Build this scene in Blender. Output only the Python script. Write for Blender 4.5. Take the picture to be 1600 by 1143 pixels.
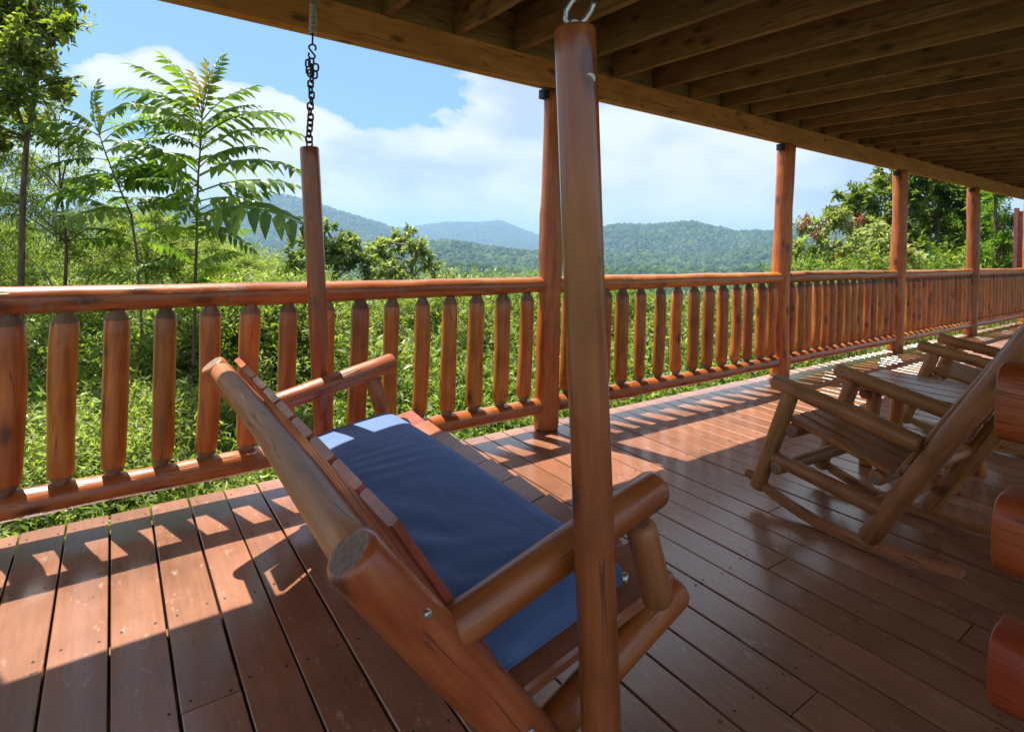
import bpy, math, random
import numpy as np
from mathutils import Matrix, Vector
R=math.radians
random.seed(7); RNG=np.random.default_rng(11)
sc=bpy.context.scene; COL=sc.collection
for o in list(bpy.data.objects): bpy.data.objects.remove(o)

# ------------------------------------------------------------ camera, sky, sun
YAW,ROLL,FPX,CX,CY,EYE=0.942961335,0.0289647516,880.56,813.255,375.277,1.21
FW=Vector((math.cos(YAW),math.sin(YAW),0)); RT0=Vector((math.sin(YAW),-math.cos(YAW),0)); UP0=Vector((0,0,1))
RT=math.cos(ROLL)*RT0+math.sin(ROLL)*UP0; UP=-math.sin(ROLL)*RT0+math.cos(ROLL)*UP0
cam=bpy.data.cameras.new('camera'); co=bpy.data.objects.new('camera',cam); COL.objects.link(co)
cam.sensor_width=36; cam.lens=FPX/1600*36; cam.shift_x=(800-CX)/1600; cam.shift_y=(CY-571.5)/1600
cam.clip_start=.05; cam.clip_end=30000
m=Matrix.Identity(4)
for i in range(3): m[i][0]=RT[i]; m[i][1]=UP[i]; m[i][2]=-FW[i]
m[0][3],m[1][3],m[2][3]=0,0,EYE
co.matrix_world=m; sc.camera=co
SUN=Vector((-.125,.40,1)).normalized()
w=bpy.data.worlds.new('World'); sc.world=w; w.use_nodes=True
sl=bpy.data.lights.new('sun','SUN'); sl.energy=5.0; sl.angle=R(.5); sl.color=(1,.95,.86)
so=bpy.data.objects.new('sun',sl); COL.objects.link(so); so.rotation_euler=SUN.to_track_quat('Z','Y').to_euler()
sc.view_settings.view_transform='Standard'; sc.view_settings.look='None'; sc.view_settings.gamma=1
sc.view_settings.exposure=1.2; sc.view_settings.use_curve_mapping=False
sc.cycles.max_bounces=8; sc.cycles.diffuse_bounces=4; sc.cycles.transparent_max_bounces=12

def ray(x,y): return FW+RT*((x-CX)/FPX)-UP*((y-CY)/FPX)          # x,y in the photograph's 1600 px frame
def at(x,y,d): return Vector((0,0,EYE))+ray(x,y)*d
def onY(x,y,Y): r=ray(x,y); return Vector((0,0,EYE))+r*(Y/r.y)
def pix(P):
    v=Vector(P)-Vector((0,0,EYE)); z=v.dot(FW)
    return CX+FPX*v.dot(RT)/z, CY-FPX*v.dot(UP)/z, z

# ------------------------------------------------------------ node helpers
class NT:
    def __init__(s,tree): s.t=tree
    def n(s,typ,**k):
        a=s.t.nodes.new(typ)
        for q,v in k.items():
            if q.startswith('_'): a.inputs[int(q[1:])].default_value=v
            elif hasattr(a,q) and q not in a.inputs: setattr(a,q,v)
            else: a.inputs[q.replace('__',' ')].default_value=v
        return a
    def l(s,a,b): s.t.links.new(a,b)
    def math(s,op,a,b=None,c=None,clamp=False):
        x=s.t.nodes.new('ShaderNodeMath'); x.operation=op; x.use_clamp=clamp
        for i,v in enumerate((a,b,c)):
            if v is None: continue
            if isinstance(v,(int,float)): x.inputs[i].default_value=v
            else: s.l(v,x.inputs[i])
        return x.outputs[0]
    def ramp(s,f,stops,interp='LINEAR'):
        r=s.t.nodes.new('ShaderNodeValToRGB'); r.color_ramp.interpolation=interp
        e=r.color_ramp.elements
        while len(e)<len(stops): e.new(.5)
        for k,(p,c) in enumerate(stops): e[k].position=p; e[k].color=(*c,1) if len(c)==3 else c
        s.l(f,r.inputs[0]); return r.outputs[0]
    def mix(s,f,a,b,mode='MIX'):
        x=s.t.nodes.new('ShaderNodeMix'); x.data_type='RGBA'; x.blend_type=mode
        for i,v in ((0,f),(6,a),(7,b)):
            if isinstance(v,(int,float)): x.inputs[i].default_value=v
            elif isinstance(v,tuple): x.inputs[i].default_value=(*v,1)
            else: s.l(v,x.inputs[i])
        return x.outputs[2]
def mat(name):
    m=bpy.data.materials.new(name); m.use_nodes=True; t=m.node_tree; t.nodes.clear()
    N=NT(t); out=t.nodes.new('ShaderNodeOutputMaterial'); b=t.nodes.new('ShaderNodeBsdfPrincipled')
    N.l(b.outputs[0],out.inputs[0]); return m,N,b,out

# ------------------------------------------------------------ sky with clouds
def build_world():
    t=w.node_tree; t.nodes.clear(); N=NT(t)
    out=t.nodes.new('ShaderNodeOutputWorld'); bg=t.nodes.new('ShaderNodeBackground'); N.l(bg.outputs[0],out.inputs[0])
    bg.inputs[1].default_value=.078
    sky=t.nodes.new('ShaderNodeTexSky'); sky.sky_type='NISHITA'; sky.sun_disc=False
    sky.sun_elevation=math.asin(SUN.z); sky.sun_rotation=math.atan2(SUN.x,SUN.y); sky.altitude=500; sky.air_density=1.0; sky.dust_density=1.2; sky.ozone_density=1.5
    tc=t.nodes.new('ShaderNodeTexCoord'); d=tc.outputs['Generated']
    mp=N.n('ShaderNodeMapping'); mp.inputs['Scale'].default_value=(1,1,1.9); N.l(d,mp.inputs[0])
    n1=N.n('ShaderNodeTexNoise',Scale=3.1,Detail=9.0,Roughness=.52,Distortion=.25); N.l(mp.outputs[0],n1.inputs['Vector'])
    n2=N.n('ShaderNodeTexNoise',Scale=8.,Detail=8.0,Roughness=.6,Distortion=.15); N.l(mp.outputs[0],n2.inputs['Vector'])
    bil=N.math('ABSOLUTE',N.math('MULTIPLY_ADD',n2.outputs[0],2.,-1.)); bil=N.math('SUBTRACT',1.,N.math('MULTIPLY',bil,2.2))      # billows
    f=N.math('MULTIPLY_ADD',n1.outputs[0],1.1,-.03); f=N.math('MULTIPLY_ADD',bil,.13,f)
    # cloud banks and clear patches, as directions in the sky: pixel-free angular centre, width, weight
    blobs=[(440,200,.11,.40),(360,170,.07,.1),(255,100,.045,.42),(170,110,.03,.30),(620,270,.30,.26),(750,300,.3,.2),(1080,260,.25,.26),(815,195,.08,.2),(1300,290,.13,.26),(1165,265,.07,.2),(190,140,.12,.12),(60,200,.2,.1),
           (300,15,.2,-.42),(700,150,.17,-.44),(560,200,.05,-.16),(980,190,.05,-.12),(860,330,.05,-.1),(560,90,.13,-.36),(190,160,.035,-.2),(170,30,.14,-.40),(400,70,.09,-.30),(560,130,.06,-.15),(1275,240,.05,-.27),(1300,255,.03,.05),(1020,200,.07,-.06),(240,200,.06,-.04),(655,123,.022,.22),(470,60,.12,-.1),(790,90,.05,.02),(900,100,.1,-.05)]
    for x,y,wd,wt in blobs:
        v=ray(x,y).normalized()
        dp=t.nodes.new('ShaderNodeVectorMath'); dp.operation='DISTANCE'; N.l(d,dp.inputs[0]); dp.inputs[1].default_value=v
        q=N.math('DIVIDE',dp.outputs['Value'],wd); q=N.math('MULTIPLY',q,q); q=N.math('MULTIPLY',q,-1.); q=N.math('EXPONENT',q)
        f=N.math('MULTIPLY_ADD',q,wt,f)
    sep=t.nodes.new('ShaderNodeSeparateXYZ'); N.l(d,sep.inputs[0])
    hz=N.ramp(sep.outputs[2],[(0,(.14,)*3),(.22,(.06,)*3),(.6,(.05,)*3)])
    f=N.math('ADD',f,hz)
    mask=N.ramp(f,[(.56,(0,0,0)),(.585,(.55,.55,.55)),(.65,(.97,.97,.97))])
    sh=N.n('ShaderNodeTexNoise',Scale=4.5,Detail=6.0,Roughness=.5); 
    mp2=N.n('ShaderNodeMapping'); mp2.inputs['Scale'].default_value=(1,1,2.2); mp2.inputs['Location'].default_value=(0,0,.13); N.l(d,mp2.inputs[0]); N.l(mp2.outputs[0],sh.inputs['Vector'])
    cc=N.ramp(sh.outputs[0],[(.38,(3.3,3.95,4.9)),(.48,(4.4,4.9,5.45)),(.58,(5.5,5.65,5.8))])
    skyc=N.mix(1.,sky.outputs[0],(.80,.92,1.04),'MULTIPLY')
    veil=N.mix(N.math('SUBTRACT',.8,N.math('MULTIPLY',sep.outputs[2],.5),None,True),skyc,(1.65,3.3,5.6))
    c=N.mix(mask,veil,cc)
    N.l(c,bg.inputs[0])
build_world()

# ------------------------------------------------------------ materials
def wood(name,dark,mid,light,rough=.42,coat=.35,scale=1.,bump=.35,var=.25,wear=.0,knots=True):
    m,N,b,out=mat(name)
    tc=N.n('ShaderNodeTexCoord'); oi=N.n('ShaderNodeObjectInfo')
    mp=N.n('ShaderNodeMapping'); mp.inputs['Scale'].default_value=(scale,scale,scale*.09); N.l(tc.outputs['Object'],mp.inputs[0])
    wv=N.math('MULTIPLY',oi.outputs['Random'],37.)
    g=N.n('ShaderNodeTexNoise',noise_dimensions='4D',Scale=38.,Detail=5.,Roughness=.6,Distortion=.3); N.l(mp.outputs[0],g.inputs['Vector']); N.l(wv,g.inputs['W'])
    g2=N.n('ShaderNodeTexNoise',noise_dimensions='4D',Scale=5.,Detail=4.,Roughness=.55); N.l(tc.outputs['Object'],g2.inputs['Vector']); N.l(wv,g2.inputs['W'])
    mx=N.math('ADD',N.math('MULTIPLY',g.outputs[0],.55),N.math('MULTIPLY',g2.outputs[0],.45))
    c=N.ramp(mx,[(.33,dark),(.5,mid),(.66,light)])
    bumpin=g.outputs[0]
    if knots:
        mk=N.n('ShaderNodeMapping'); mk.inputs['Scale'].default_value=(1,1,.42); N.l(tc.outputs['Object'],mk.inputs[0])
        of=N.n('ShaderNodeVectorMath',operation='ADD'); N.l(mk.outputs[0],of.inputs[0]); cx_=N.n('ShaderNodeCombineXYZ'); N.l(wv,cx_.inputs[2]); N.l(cx_.outputs[0],of.inputs[1])
        k=N.n('ShaderNodeTexVoronoi',Scale=9.); N.l(of.outputs[0],k.inputs['Vector'])
        kd=N.n('ShaderNodeTexNoise',noise_dimensions='4D',Scale=60.,Detail=2.); N.l(tc.outputs['Object'],kd.inputs['Vector'])
        kk=N.math('ADD',k.outputs['Distance'],N.math('MULTIPLY',N.math('SUBTRACT',kd.outputs[0],.5),.1))
        km=N.ramp(kk,[(.11,(1,1,1)),(.17,(.4,.4,.4)),(.25,(0,0,0))])
        c=N.mix(N.math('MULTIPLY',km,.8),c,tuple(v*.35 for v in dark))
        bumpin=N.math('SUBTRACT',g.outputs[0],N.math('MULTIPLY',km,-.8))
        # drying checks along the grain
        ck=N.n('ShaderNodeMapping'); ck.inputs['Scale'].default_value=(1,1,.045); N.l(tc.outputs['Object'],ck.inputs[0])
        cn=N.n('ShaderNodeTexNoise',noise_dimensions='4D',Scale=22.,Detail=3.,Roughness=.5); N.l(ck.outputs[0],cn.inputs['Vector']); N.l(N.math('ADD',wv,3.),cn.inputs['W'])
        cd=N.math('ABSOLUTE',N.math('SUBTRACT',cn.outputs[0],.5)); cm=N.ramp(cd,[(0.,(1,1,1)),(.006,(.7,.7,.7)),(.014,(0,0,0))])
        gate=N.ramp(g2.outputs[0],[(.5,(0,0,0)),(.56,(1,1,1))]); cm=N.math('MULTIPLY',cm,gate)
        c=N.mix(N.math('MULTIPLY',cm,.75),c,tuple(v*.25 for v in dark)); bumpin=N.math('SUBTRACT',bumpin,N.math('MULTIPLY',cm,.9))
    if wear>0:
        wn=N.n('ShaderNodeTexNoise',noise_dimensions='4D',Scale=9.,Detail=8.,Roughness=.68); N.l(tc.outputs['Object'],wn.inputs['Vector']); N.l(wv,wn.inputs['W'])
        wm=N.ramp(wn.outputs[0],[(.56,(0,0,0)),(.64,(1,1,1))])
        c=N.mix(N.math('MULTIPLY',wm,wear),c,(.30,.24,.20))
    hsv=N.n('ShaderNodeHueSaturation'); N.l(c,hsv.inputs['Color'])
    N.l(N.math('MULTIPLY_ADD',oi.outputs['Random'],var*2,1-var),hsv.inputs['Value'])
    hr=N.math('FRACT',N.math('MULTIPLY',oi.outputs['Random'],17.3)); N.l(N.math('MULTIPLY_ADD',hr,.018,.489),hsv.inputs['Hue'])
    N.l(hsv.outputs[0],b.inputs['Base Color'])
    rr=N.math('MULTIPLY_ADD',g2.outputs[0],.3,rough-.15); N.l(rr,b.inputs['Roughness'])
    b.inputs['Coat Weight'].default_value=coat; b.inputs['Coat Roughness'].default_value=.22
    bp=N.n('ShaderNodeBump',Strength=bump,Distance=.006); N.l(bumpin,bp.inputs['Height']); N.l(bp.outputs[0],b.inputs['Normal'])
    return m
M={}
M['log']=wood('stained_log',(.22,.050,.008),(.46,.135,.018),(.62,.235,.038),rough=.42,coat=.3,wear=.0)
M['rail']=wood('worn_rail_log',(.21,.048,.010),(.42,.12,.024),(.55,.20,.05),rough=.36,coat=.45,wear=.55)
M['smooth']=wood('varnished_log',(.20,.052,.012),(.34,.092,.020),(.44,.14,.035),rough=.34,coat=.7,bump=.15,var=.1)
M['swing']=wood('swing_log',(.22,.055,.012),(.38,.105,.022),(.48,.165,.042),rough=.4,coat=.4,var=.1)
M['tan']=wood('dull_tan_log',(.22,.088,.026),(.37,.15,.046),(.48,.225,.078),rough=.5,coat=.15,var=.08)
M['slat']=wood('swing_slat',(.25,.055,.022),(.38,.10,.045),(.50,.17,.09),rough=.34,coat=.5,var=.15,knots=False)
M['seatslat']=wood('seat_slat',(.26,.06,.025),(.33,.10,.05),(.38,.14,.08),rough=.3,coat=.5,var=.12,knots=False,bump=.1)
M['chair']=wood('rocker_log',(.20,.076,.020),(.37,.145,.042),(.48,.21,.072),rough=.5,coat=.12,var=.1)
M['chairslat']=wood('rocker_slat',(.19,.072,.016),(.36,.142,.034),(.46,.215,.058),rough=.42,coat=.2,var=.15)
M['cone']=wood('baluster_taper',(.09,.045,.022),(.20,.11,.06),(.30,.18,.11),rough=.6,coat=0,knots=False)
M['cut']=wood('cut_end',(.10,.055,.03),(.22,.13,.085),(.36,.25,.18),rough=.65,coat=0,knots=False,scale=2.)
M['beam']=wood('beam_timber',(.24,.090,.022),(.43,.175,.042),(.55,.26,.075),rough=.6,coat=0,var=.08)
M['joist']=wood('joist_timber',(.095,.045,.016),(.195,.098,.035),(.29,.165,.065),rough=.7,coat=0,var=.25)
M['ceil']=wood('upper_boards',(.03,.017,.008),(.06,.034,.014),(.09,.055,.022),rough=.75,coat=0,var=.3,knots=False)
M['siding']=wood('red_siding',(.17,.045,.04),(.25,.075,.06),(.32,.11,.09),rough=.6,coat=0,var=.12,knots=False)
M['houselog']=wood('house_log',(.22,.034,.007),(.36,.065,.012),(.45,.10,.02),rough=.42,coat=.3,var=.06)
M['table']=wood('table_wood',(.16,.06,.04),(.25,.10,.06),(.30,.14,.09),rough=.25,coat=.5,knots=False,bump=.1)

def deckmat():
    m,N,b,out=mat('deck_stain')
    tc=N.n('ShaderNodeTexCoord'); oi=N.n('ShaderNodeObjectInfo'); ob=tc.outputs['Object']
    wv=N.math('MULTIPLY',oi.outputs['Random'],91.)
    mp=N.n('ShaderNodeMapping'); mp.inputs['Scale'].default_value=(1,.07,1); N.l(ob,mp.inputs[0])
    g=N.n('ShaderNodeTexNoise',noise_dimensions='4D',Scale=70.,Detail=4.,Roughness=.6,Distortion=.4); N.l(mp.outputs[0],g.inputs['Vector']); N.l(wv,g.inputs['W'])
    big=N.n('ShaderNodeTexNoise',noise_dimensions='4D',Scale=2.4,Detail=5.,Roughness=.6); N.l(ob,big.inputs['Vector']); N.l(wv,big.inputs['W'])
    c=N.ramp(N.math('ADD',N.math('MULTIPLY',g.outputs[0],.35),N.math('MULTIPLY',big.outputs[0],.65)),[(.34,(.165,.066,.031)),(.5,(.26,.104,.050)),(.66,(.35,.148,.080))])
    # worn flecks and scuffs, stretched along and across the board
    mf=N.n('ShaderNodeMapping'); mf.inputs['Scale'].default_value=(1,.45,1); mf.inputs['Rotation'].default_value=(0,0,.7); N.l(ob,mf.inputs[0])
    fl=N.n('ShaderNodeTexNoise',noise_dimensions='4D',Scale=34.,Detail=5.,Roughness=.7); N.l(mf.outputs[0],fl.inputs['Vector']); N.l(wv,fl.inputs['W'])
    fm=N.ramp(fl.outputs[0],[(.60,(0,0,0)),(.68,(1,1,1))])
    c=N.mix(N.math('MULTIPLY',fm,.5),c,(.55,.38,.30))
    dk=N.n('ShaderNodeTexNoise',noise_dimensions='4D',Scale=16.,Detail=5.,Roughness=.75); N.l(mp.outputs[0],dk.inputs['Vector']); N.l(wv,dk.inputs['W'])
    dm=N.ramp(dk.outputs[0],[(.62,(0,0,0)),(.74,(1,1,1))]); c=N.mix(N.math('MULTIPLY',dm,.55),c,(.09,.04,.03))
    ds=N.n('ShaderNodeTexNoise',noise_dimensions='4D',Scale=21.,Detail=2.,Roughness=.5); N.l(ob,ds.inputs['Vector']); N.l(N.math('ADD',wv,5.),ds.inputs['W'])
    dsm=N.ramp(ds.outputs[0],[(.72,(0,0,0)),(.745,(1,1,1))]); c=N.mix(N.math('MULTIPLY',dsm,.8),c,(.03,.018,.015))
    hsv=N.n('ShaderNodeHueSaturation'); N.l(c,hsv.inputs['Color']); N.l(N.math('MULTIPLY_ADD',oi.outputs['Random'],.3,.85),hsv.inputs['Value'])
    N.l(hsv.outputs[0],b.inputs['Base Color'])
    N.l(N.math('MULTIPLY_ADD',big.outputs[0],.34,.20),b.inputs['Roughness'])
    b.inputs['Coat Weight'].default_value=.9; b.inputs['Coat Roughness'].default_value=.20; b.inputs['Coat IOR'].default_value=1.5
    bp=N.n('ShaderNodeBump',Strength=.3,Distance=.003); N.l(N.math('ADD',g.outputs[0],N.math('MULTIPLY',big.outputs[0],1.5)),bp.inputs['Height']); N.l(bp.outputs[0],b.inputs['Normal'])
    return m
M['deck']=deckmat()
def fabric():
    m,N,b,out=mat('blue_canvas')
    tc=N.n('ShaderNodeTexCoord')
    n=N.n('ShaderNodeTexNoise',Scale=6.,Detail=6.,Roughness=.6); N.l(tc.outputs['Object'],n.inputs['Vector'])
    c=N.ramp(n.outputs[0],[(.35,(.085,.145,.32)),(.65,(.105,.18,.385))]); N.l(c,b.inputs['Base Color'])
    b.inputs['Roughness'].default_value=.85; b.inputs['Sheen Weight'].default_value=.35; b.inputs['Sheen Tint'].default_value=(.5,.6,1,1)
    mp=N.n('ShaderNodeMapping'); mp.inputs['Rotation'].default_value=(0,0,.5); mp.inputs['Scale'].default_value=(1,.35,1); N.l(tc.outputs['Object'],mp.inputs[0])
    wr=N.n('ShaderNodeTexNoise',Scale=14.,Detail=3.,Roughness=.5,Distortion=.8); N.l(mp.outputs[0],wr.inputs['Vector'])
    fi=N.n('ShaderNodeTexNoise',Scale=420.,Detail=1.); N.l(tc.outputs['Object'],fi.inputs['Vector'])
    bp=N.n('ShaderNodeBump',Strength=.5,Distance=.012); N.l(N.math('ADD',wr.outputs[0],N.math('MULTIPLY',fi.outputs[0],.06)),bp.inputs['Height']); N.l(bp.outputs[0],b.inputs['Normal'])
    return m
M['fabric']=fabric()
def metal(name,col,rough,met=1.):
    m,N,b,out=mat(name); tc=N.n('ShaderNodeTexCoord'); n=N.n('ShaderNodeTexNoise',Scale=60.,Detail=4.); N.l(tc.outputs['Object'],n.inputs['Vector'])
    N.l(N.ramp(n.outputs[0],[(.4,tuple(v*.7 for v in col)),(.6,col)]),b.inputs['Base Color']); b.inputs['Metallic'].default_value=met
    N.l(N.math('MULTIPLY_ADD',n.outputs[0],.3,rough-.15),b.inputs['Roughness']); return m
M['steel']=metal('galvanised_steel',(.62,.60,.58),.4); M['iron']=metal('rusty_chain',(.10,.055,.04),.6,.6); M['black']=metal('black_bracket',(.02,.02,.025),.6,.2)
def leafmat(name,cols,trans=.35,rough=.45,tip=None):
    m,N,b,out=mat(name)
    ge=N.n('ShaderNodeNewGeometry'); tc=N.n('ShaderNodeTexCoord'); oi=N.n('ShaderNodeObjectInfo')
    n=N.n('ShaderNodeTexNoise',Scale=1.3,Detail=3.); N.l(ge.outputs['Position'],n.inputs['Vector'])
    f=N.math('ADD',N.math('MULTIPLY',ge.outputs['Random Per Island'],.5),N.math('MULTIPLY',n.outputs[0],.6))
    f=N.math('ADD',f,N.math('MULTIPLY_ADD',oi.outputs['Random'],.24,-.16))
    st=[(.18+.66*i/(len(cols)-1),c) for i,c in enumerate(cols)]
    c=N.ramp(f,st); N.l(c,b.inputs['Base Color']); b.inputs['Roughness'].default_value=rough; b.inputs['Specular IOR Level'].default_value=.35
    tr=N.n('ShaderNodeBsdfTranslucent'); tcol=N.mix(1.,c,(1.5,1.6,.6),'MULTIPLY'); N.l(tcol,tr.inputs[0])
    ms=N.n('ShaderNodeMixShader'); ms.inputs[0].default_value=trans; N.l(b.outputs[0],ms.inputs[1]); N.l(tr.outputs[0],ms.inputs[2]); N.l(ms.outputs[0],out.inputs[0])
    return m
M['leaf_pin']=leafmat('pinnate_leaf',[(.05,.10,.018),(.10,.175,.028),(.17,.26,.04),(.26,.33,.07)],.48,.35)
M['leaf_new']=leafmat('young_reddish_leaf',[(.12,.14,.02),(.24,.19,.03),(.32,.20,.03)],.4)
M['leaf_a']=leafmat('broad_leaf',[(.045,.08,.014),(.10,.15,.028),(.18,.23,.045),(.34,.34,.09)],.5,.4)
M['leaf_b']=leafmat('fine_leaf',[(.10,.145,.03),(.17,.225,.055),(.26,.31,.09),(.38,.41,.17)],.55)
M['leaf_c']=leafmat('grey_green_leaf',[(.06,.095,.03),(.14,.195,.06),(.26,.31,.12),(.42,.45,.22)],.42,.35)
M['leaf_d']=leafmat('cedar_spray',[(.03,.08,.012),(.08,.17,.02),(.15,.27,.03),(.22,.34,.05)],.4)
M['grass']=leafmat('grass_blade',[(.07,.11,.02),(.14,.19,.04),(.24,.28,.07),(.38,.38,.14)],.35)
M['seed']=leafmat('sumac_seed_head',[(.22,.03,.012),(.38,.07,.03),(.45,.14,.06)],.1)
M['bark']=wood('bark',(.05,.035,.024),(.12,.085,.055),(.20,.16,.11),rough=.85,coat=0,bump=.8)
def farforest(name,cols):
    m,N,b,out=mat(name); ge=N.n('ShaderNodeNewGeometry'); oi=N.n('ShaderNodeObjectInfo')
    n=N.n('ShaderNodeTexNoise',Scale=.012,Detail=5.,Roughness=.6); N.l(ge.outputs['Position'],n.inputs['Vector'])
    f=N.math('ADD',N.math('MULTIPLY',n.outputs[0],.7),N.math('MULTIPLY',oi.outputs['Random'],.3))
    N.l(N.ramp(f,cols),b.inputs['Base Color']); b.inputs['Roughness'].default_value=.85; b.inputs['Specular IOR Level'].default_value=.1
    return m
M['far']=farforest('far_tree',[(.3,(.010,.028,.012)),(.5,(.030,.062,.022)),(.7,(.08,.12,.035))])
M['hill']=farforest('hill_ground',[(.3,(.03,.055,.016)),(.5,(.05,.085,.02)),(.7,(.08,.11,.03))])
def earth():
    m,N,b,out=mat('hillside_soil'); ge=N.n('ShaderNodeNewGeometry'); n=N.n('ShaderNodeTexNoise',Scale=2.5,Detail=7.,Roughness=.65); N.l(ge.outputs['Position'],n.inputs['Vector'])
    n2=N.n('ShaderNodeTexNoise',Scale=.012,Detail=5.,Roughness=.6); N.l(ge.outputs['Position'],n2.inputs['Vector'])
    a=N.ramp(n.outputs[0],[(.35,(.05,.075,.02)),(.5,(.10,.12,.04)),(.62,(.30,.26,.20)),(.7,(.42,.38,.33))])
    f=N.ramp(n2.outputs[0],[(.35,(.03,.055,.016)),(.5,(.055,.09,.02)),(.65,(.09,.12,.03))])
    ln=N.n('ShaderNodeVectorMath',operation='LENGTH'); N.l(ge.outputs['Position'],ln.inputs[0])
    N.l(N.mix(N.math('MULTIPLY_ADD',ln.outputs['Value'],1/20,-.3,True),a,f),b.inputs['Base Color']); b.inputs['Roughness'].default_value=.9
    return m
M['earth']=earth()

# ------------------------------------------------------------ object helpers
WM={}
def thing(name,label,cat,loc=(0,0,0),rotz=0,group=None,kind=None):
    o=bpy.data.objects.new(name,None); COL.objects.link(o); o.empty_display_size=.1
    o.location=loc; o.rotation_euler=(0,0,rotz); WM[o]=Matrix.Translation(loc)@Matrix.Rotation(rotz,4,'Z')
    if kind: o['kind']=kind
    else: o['label']=label; o['category']=cat
    if group: o['group']=group
    return o
def link(name,me,world,parent=None,kind=None,label=None):
    o=bpy.data.objects.new(name,me); COL.objects.link(o); world=world.copy()
    if parent is not None: o.parent=parent; o.matrix_basis=WM[parent].inverted()@world
    else: o.matrix_basis=world
    WM[o]=world
    if kind: o['kind']=kind
    if label: o['label']=label
    return o
def setmats(me,*ms):
    for x in ms: me.materials.append(M[x] if isinstance(x,str) else x)
def frame(p0,p1,spin=0,upref=None):
    z=(Vector(p1)-Vector(p0)).normalized()
    ref=Vector(upref) if upref is not None else (Vector((0,0,1)) if abs(z.z)<.9 else Vector((1,0,0)))
    y=(ref-z*ref.dot(z)).normalized(); x=y.cross(z)
    m=Matrix(((x.x,y.x,z.x,p0[0]),(x.y,y.y,z.y,p0[1]),(x.z,y.z,z.z,p0[2]),(0,0,0,1)))
    return m@Matrix.Rotation(spin,4,'Z')
def log_mesh(L,r0,r1=None,mats=('log','cut'),seg=16,rings=None,wob=.05,bend=.0,taper0=None,taper1=None,ch=.012,seed=0,flat=None,sq=0):
    """a peeled log from z=0 to z=L; taper = (length, end radius factor) for the lathed balusters"""
    r1=r0 if r1 is None else r1; rg=random.Random(seed)
    rings=rings or max(6,int(L/.09)); prof=[]
    a=ch if taper0 is None else 0; e=ch if taper1 is None else 0
    if taper0: prof+=[(0,taper0[1],1),(taper0[0]*.22,taper0[1],1),(taper0[0],.98,1)]
    else: prof+=[(0,1-ch/r0*.9,0),(ch*.35,1-ch/r0*.3,0),(ch,1,0)]
    s0=prof[-1][0]; s1=L-(taper1[0] if taper1 else ch)
    for i in range(1,rings): prof.append((s0+(s1-s0)*i/rings,1,0))
    if taper1: prof+=[(s1,.98,0),(L-taper1[0]*.22,taper1[1],1),(L,taper1[1],1)]
    else: prof+=[(s1,1,0),(L-ch*.35,1-ch/r1*.3,0),(L,1-ch/r1*.9,0)]
    ph=[rg.uniform(0,6.28) for _ in range(8)]; kn=[(rg.uniform(.1,.9)*L,rg.uniform(0,6.28),rg.uniform(.04,.1)) for _ in range(max(1,int(L*2.2)))]
    bd=rg.uniform(0,6.28); V=[];F=[];MI=[]
    for z,k,_ in prof:
        t=z/L; r=r0+(r1-r0)*t; off=bend*math.sin(math.pi*t)+bend*.35*math.sin(5*t+ph[7])
        for j in range(seg):
            a_=2*math.pi*j/seg
            q=1+wob*(.5*math.sin(2*a_+ph[0]+2.1*z*3)+.35*math.sin(3*a_+ph[1]+z*7)+.4*math.sin(z*11+ph[2]+math.cos(a_+ph[3])))
            for kz,ka,kh in kn:
                da=math.atan2(math.sin(a_-ka),math.cos(a_-ka))*r; q+=kh*wob/.05*math.exp(-((z-kz)**2+da*da)/(.022**2))
            rr=r*k*(q if k>.9 else 1)
            x,y=rr*math.cos(a_),rr*math.sin(a_)
            if sq: e_=(abs(math.cos(a_))**sq+abs(math.sin(a_))**sq)**(-1/sq); x*=e_; y*=e_
            if flat and y>flat*r: y=flat*r
            V.append((x+off*math.cos(bd),y+off*math.sin(bd),z))
    n=len(prof)
    for i in range(n-1):
        for j in range(seg):
            F.append((i*seg+j,i*seg+(j+1)%seg,(i+1)*seg+(j+1)%seg,(i+1)*seg+j)); MI.append(2 if (len(mats)>2 and prof[i][2] and prof[i+1][2]) or (len(mats)>2 and taper1 and i>=n-3) or (len(mats)>2 and taper0 and i<2) else 0)
    F.append(tuple(range(seg-1,-1,-1))); MI.append(1); F.append(tuple((n-1)*seg+j for j in range(seg))); MI.append(1)
    me=bpy.data.meshes.new('log'); me.from_pydata(V,[],F); setmats(me,*mats)
    me.polygons.foreach_set('material_index',MI); me.polygons.foreach_set('use_smooth',[i<len(F)-2 for i in range(len(F))]); me.update()
    return me
def log(name,p0,p1,r0,r1=None,parent=None,label=None,spin=None,**k):
    L=(Vector(p1)-Vector(p0)).length; k.setdefault('seed',random.randrange(9999))
    me=log_mesh(L,r0,r1,**k); return link(name,me,frame(p0,p1,random.uniform(0,6.28) if spin is None else spin),parent,label=label)
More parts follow.
